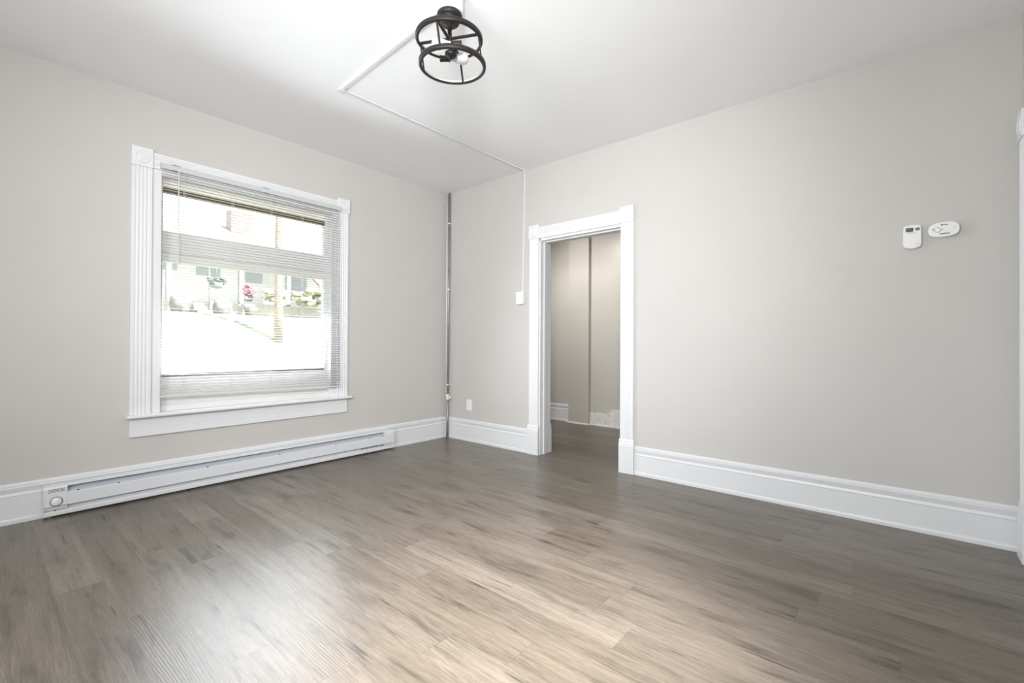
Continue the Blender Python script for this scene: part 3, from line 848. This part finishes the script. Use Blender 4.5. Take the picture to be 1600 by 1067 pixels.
text_mesh('lettering', 'Kidde', 0.0105, (-0.0362, -4.2105, 1.7598), (0, -1, 0), (0, 0, 1), M['ink'], co, bold=0.00025)
text_mesh('lettering', 'Nighthawk', 0.0098, (-0.0362, -4.2085, 1.7105), (0, -1, 0), (0, 0, 1), M['ink'], co, bold=0.0003)
q = MB()
for k in range(8):
    a = 2 * PI * k / 8; q.lathe([(0.0013, 0), (0.0013, 0.0006)], (-0.0358, -4.248 + 0.0065 * math.cos(a), 1.7395 + 0.0065 * math.sin(a)), (-1, 0, 0), 8)
q.build('sounder_grille', M['greyink'], co)

# ------------------------------------------------------------------ made-up hall lamp shape, unseen, placed over the hall fill spot
hl = empty('added_hall_lamp', (0.42, -0.76, H), label='added round lamp shape on the hall ceiling, out of view', cat='ceiling light')
q = MB(); q.lathe([(0.11, 0), (0.11, -0.02), (0.08, -0.06), (0, -0.08)], (0.42, -0.76, H), (0, 0, 1), 32); q.build('added_lamp_base', M['porcelain'], hl)

# ------------------------------------------------------------------ outdoors, across the street
b = MB()
prof = [(0.35, -0.75), (5.5, -0.70), (7.0, -0.45), (9.0, 0.55), (11.5, 1.72), (12.6, 1.98), (40, 2.6)]
for (ya, za), (yb2, zb2) in zip(prof[:-1], prof[1:]):
    b.face([b.v((-14, ya, za)), b.v((24, ya, za)), b.v((24, yb2, zb2)), b.v((-14, yb2, zb2))])
tag(b.build('lawn', M['lawn']), 'sunlit grass bank rising across the street outside the window', 'lawn', kind='structure')

hs = empty('house', (3.2, 16.0, 2.0), label='pale house with a porch seen through the window across the street', cat='house')
q = MB(); q.box(-1.5, 9.0, 15.6, 20, 1.9, 4.75); q.build('wall', M['siding'], hs)
q = MB(); q.prism([(13.7, 4.55), (15.6, 4.75), (17.8, 6.0), (20.3, 4.7), (20.3, 4.6), (13.7, 4.42)], (-1.8, 0, 0), (0, 1, 0), (0, 0, 1), (1, 0, 0), 11.1); q.build('roof', M['roof'], hs)
q = MB(); q.box(-0.2, 9.0, 13.8, 15.6, 1.9, 2.45); q.build('porch_floor', M['step'], hs)
for xx in (0.5, 2.62, 4.28, 7.0):
    q = MB(); q.box(xx - 0.07, xx + 0.07, 13.9, 14.04, 2.45, 4.45); q.build('porch_post', M['post'], hs)
for xa, xb, za, zb3 in ((0.30, 0.85, 3.62, 3.85), (1.45, 2.2, 3.55, 3.85), (3.1, 3.7, 3.45, 3.85), (4.9, 5.5, 3.3, 4.0)):
    q = MB(); q.box(xa + 0.25, xb + 0.25, 15.54, 15.62, za, zb3); wf = q.build('window', M['glassdark'], hs)
q = MB(); q.box(3.35, 4.35, 13.92, 13.96, 2.5, 3.1); q.build('porch_rail', M['roof'], hs)
q = MB(); q.box(3.35, 4.19, 17.2, 17.8, 5.2, 6.62); q.build('chimney', M['redbrick'], hs)
q = MB(); q.prism([(13.2, 3.35), (14.0, 3.75), (14.0, 3.70), (13.2, 3.22)], (5.15, 0, 0), (0, 1, 0), (0, 0, 1), (1, 0, 0), 1.2); q.build('awning', M['awning'], hs)

ps = MB(); ps.lathe([(0.13, 0), (0.115, 1.5), (0.10, 4.2), (0.09, 7.0), (0.0, 7.02)], (2.36, 10.2, 1.05), (0, 0, 1), 14)
tag(ps.build('utility_pole', M['wood'], base=True), 'brown wooden utility pole standing on the grass bank outside', 'pole')

def leafy(name, c, rx, ry, rz, n, m, extra=None):
    q = MB()
    for k in range(n):
        a, e = random.uniform(0, 2 * PI), random.uniform(-0.5, 1)
        rr = random.uniform(0.3, 1)
        p = (c[0] + rx * rr * math.cos(a), c[1] + ry * rr * math.sin(a), c[2] + rz * e * 0.9)
        q.use(extra if extra and k % 3 else m)
        q.blob(p, rx * 0.28, ry * 0.28, rz * 0.25, 1, 0.35)
    return q
bk = empty('hanging_basket', (1.66, 13.3, 2.0), label='dark hanging basket of leaves in front of the house porch', cat='plant')
leafy('foliage', (1.66, 13.3, 3.07), 0.30, 0.20, 0.16, 34, M['leafdark']).build('foliage', M['leafdark'], bk)
q = MB(); q.lathe([(0.05, -0.14), (0.16, -0.10), (0.2, 0.06)], (1.66, 13.3, 3.0), (0, 0, 1), 16); q.build('pot', M['post'], bk)
q = MB(); q.rod((1.45, 13.3, 1.98), (1.45, 13.3, 3.75), 0.014, 6); q.rod((1.45, 13.3, 3.75), (1.66, 13.3, 3.78), 0.012, 6); q.rod((1.66, 13.3, 3.78), (1.66, 13.3, 3.05), 0.008, 6); q.build('hook_stand', M['post'], bk)
fl = empty('flower_pot', (2.70, 13.4, 2.0), label='pot of pink flowers near the porch outside', cat='plant')
leafy('blossom', (2.68, 13.4, 2.86), 0.20, 0.15, 0.24, 30, M['flower']).build('blossom', M['flower'], fl)
leafy('foliage', (2.70, 13.4, 2.63), 0.16, 0.12, 0.16, 16, M['leafdark']).build('foliage', M['leafdark'], fl)
q = MB(); q.lathe([(0.12, 0), (0.17, 0.38)], (2.70, 13.4, 2.0), (0, 0, 1), 16); q.build('pot', M['stone'], fl)
for nm, cx, cz, lab in (('shrub', 5.0, 2.72, 'wide yellow-green shrub at the right by the house'), ('shrub', 3.55, 2.68, 'small yellow-green shrub left of the utility pole')):
    sc2 = 1.0 if cx > 4 else 0.5
    tag(leafy(nm, (cx, 13.4, cz), 0.75 * sc2, 0.4 * sc2, 0.32 * sc2 + 0.1, 46, M['leaf']).build(nm, M['leaf'], base=True), lab, 'shrub')
q = MB(); q.blob((0.58, 12.9, 2.24), 0.30, 0.28, 0.36, 2, 0.12); tag(q.build('boulder', M['stone'], base=True), 'dark rough boulder left of the steps outside the window', 'rock')
q = MB(); q.blob((1.70, 12.9, 2.2), 0.26, 0.26, 0.36, 2, 0.14); tag(q.build('boulder', M['stone'], base=True), 'grey boulder below the hanging basket outside the window', 'rock')
q = MB()
for k in range(4): q.box(0.98, 1.34, 12.5 + k * 0.3, 13.78, 1.8 + k * 0.14, 1.95 + k * 0.14)
tag(q.build('garden_steps', M['step'], base=True), 'short flight of concrete steps up to the porch outside', 'steps')
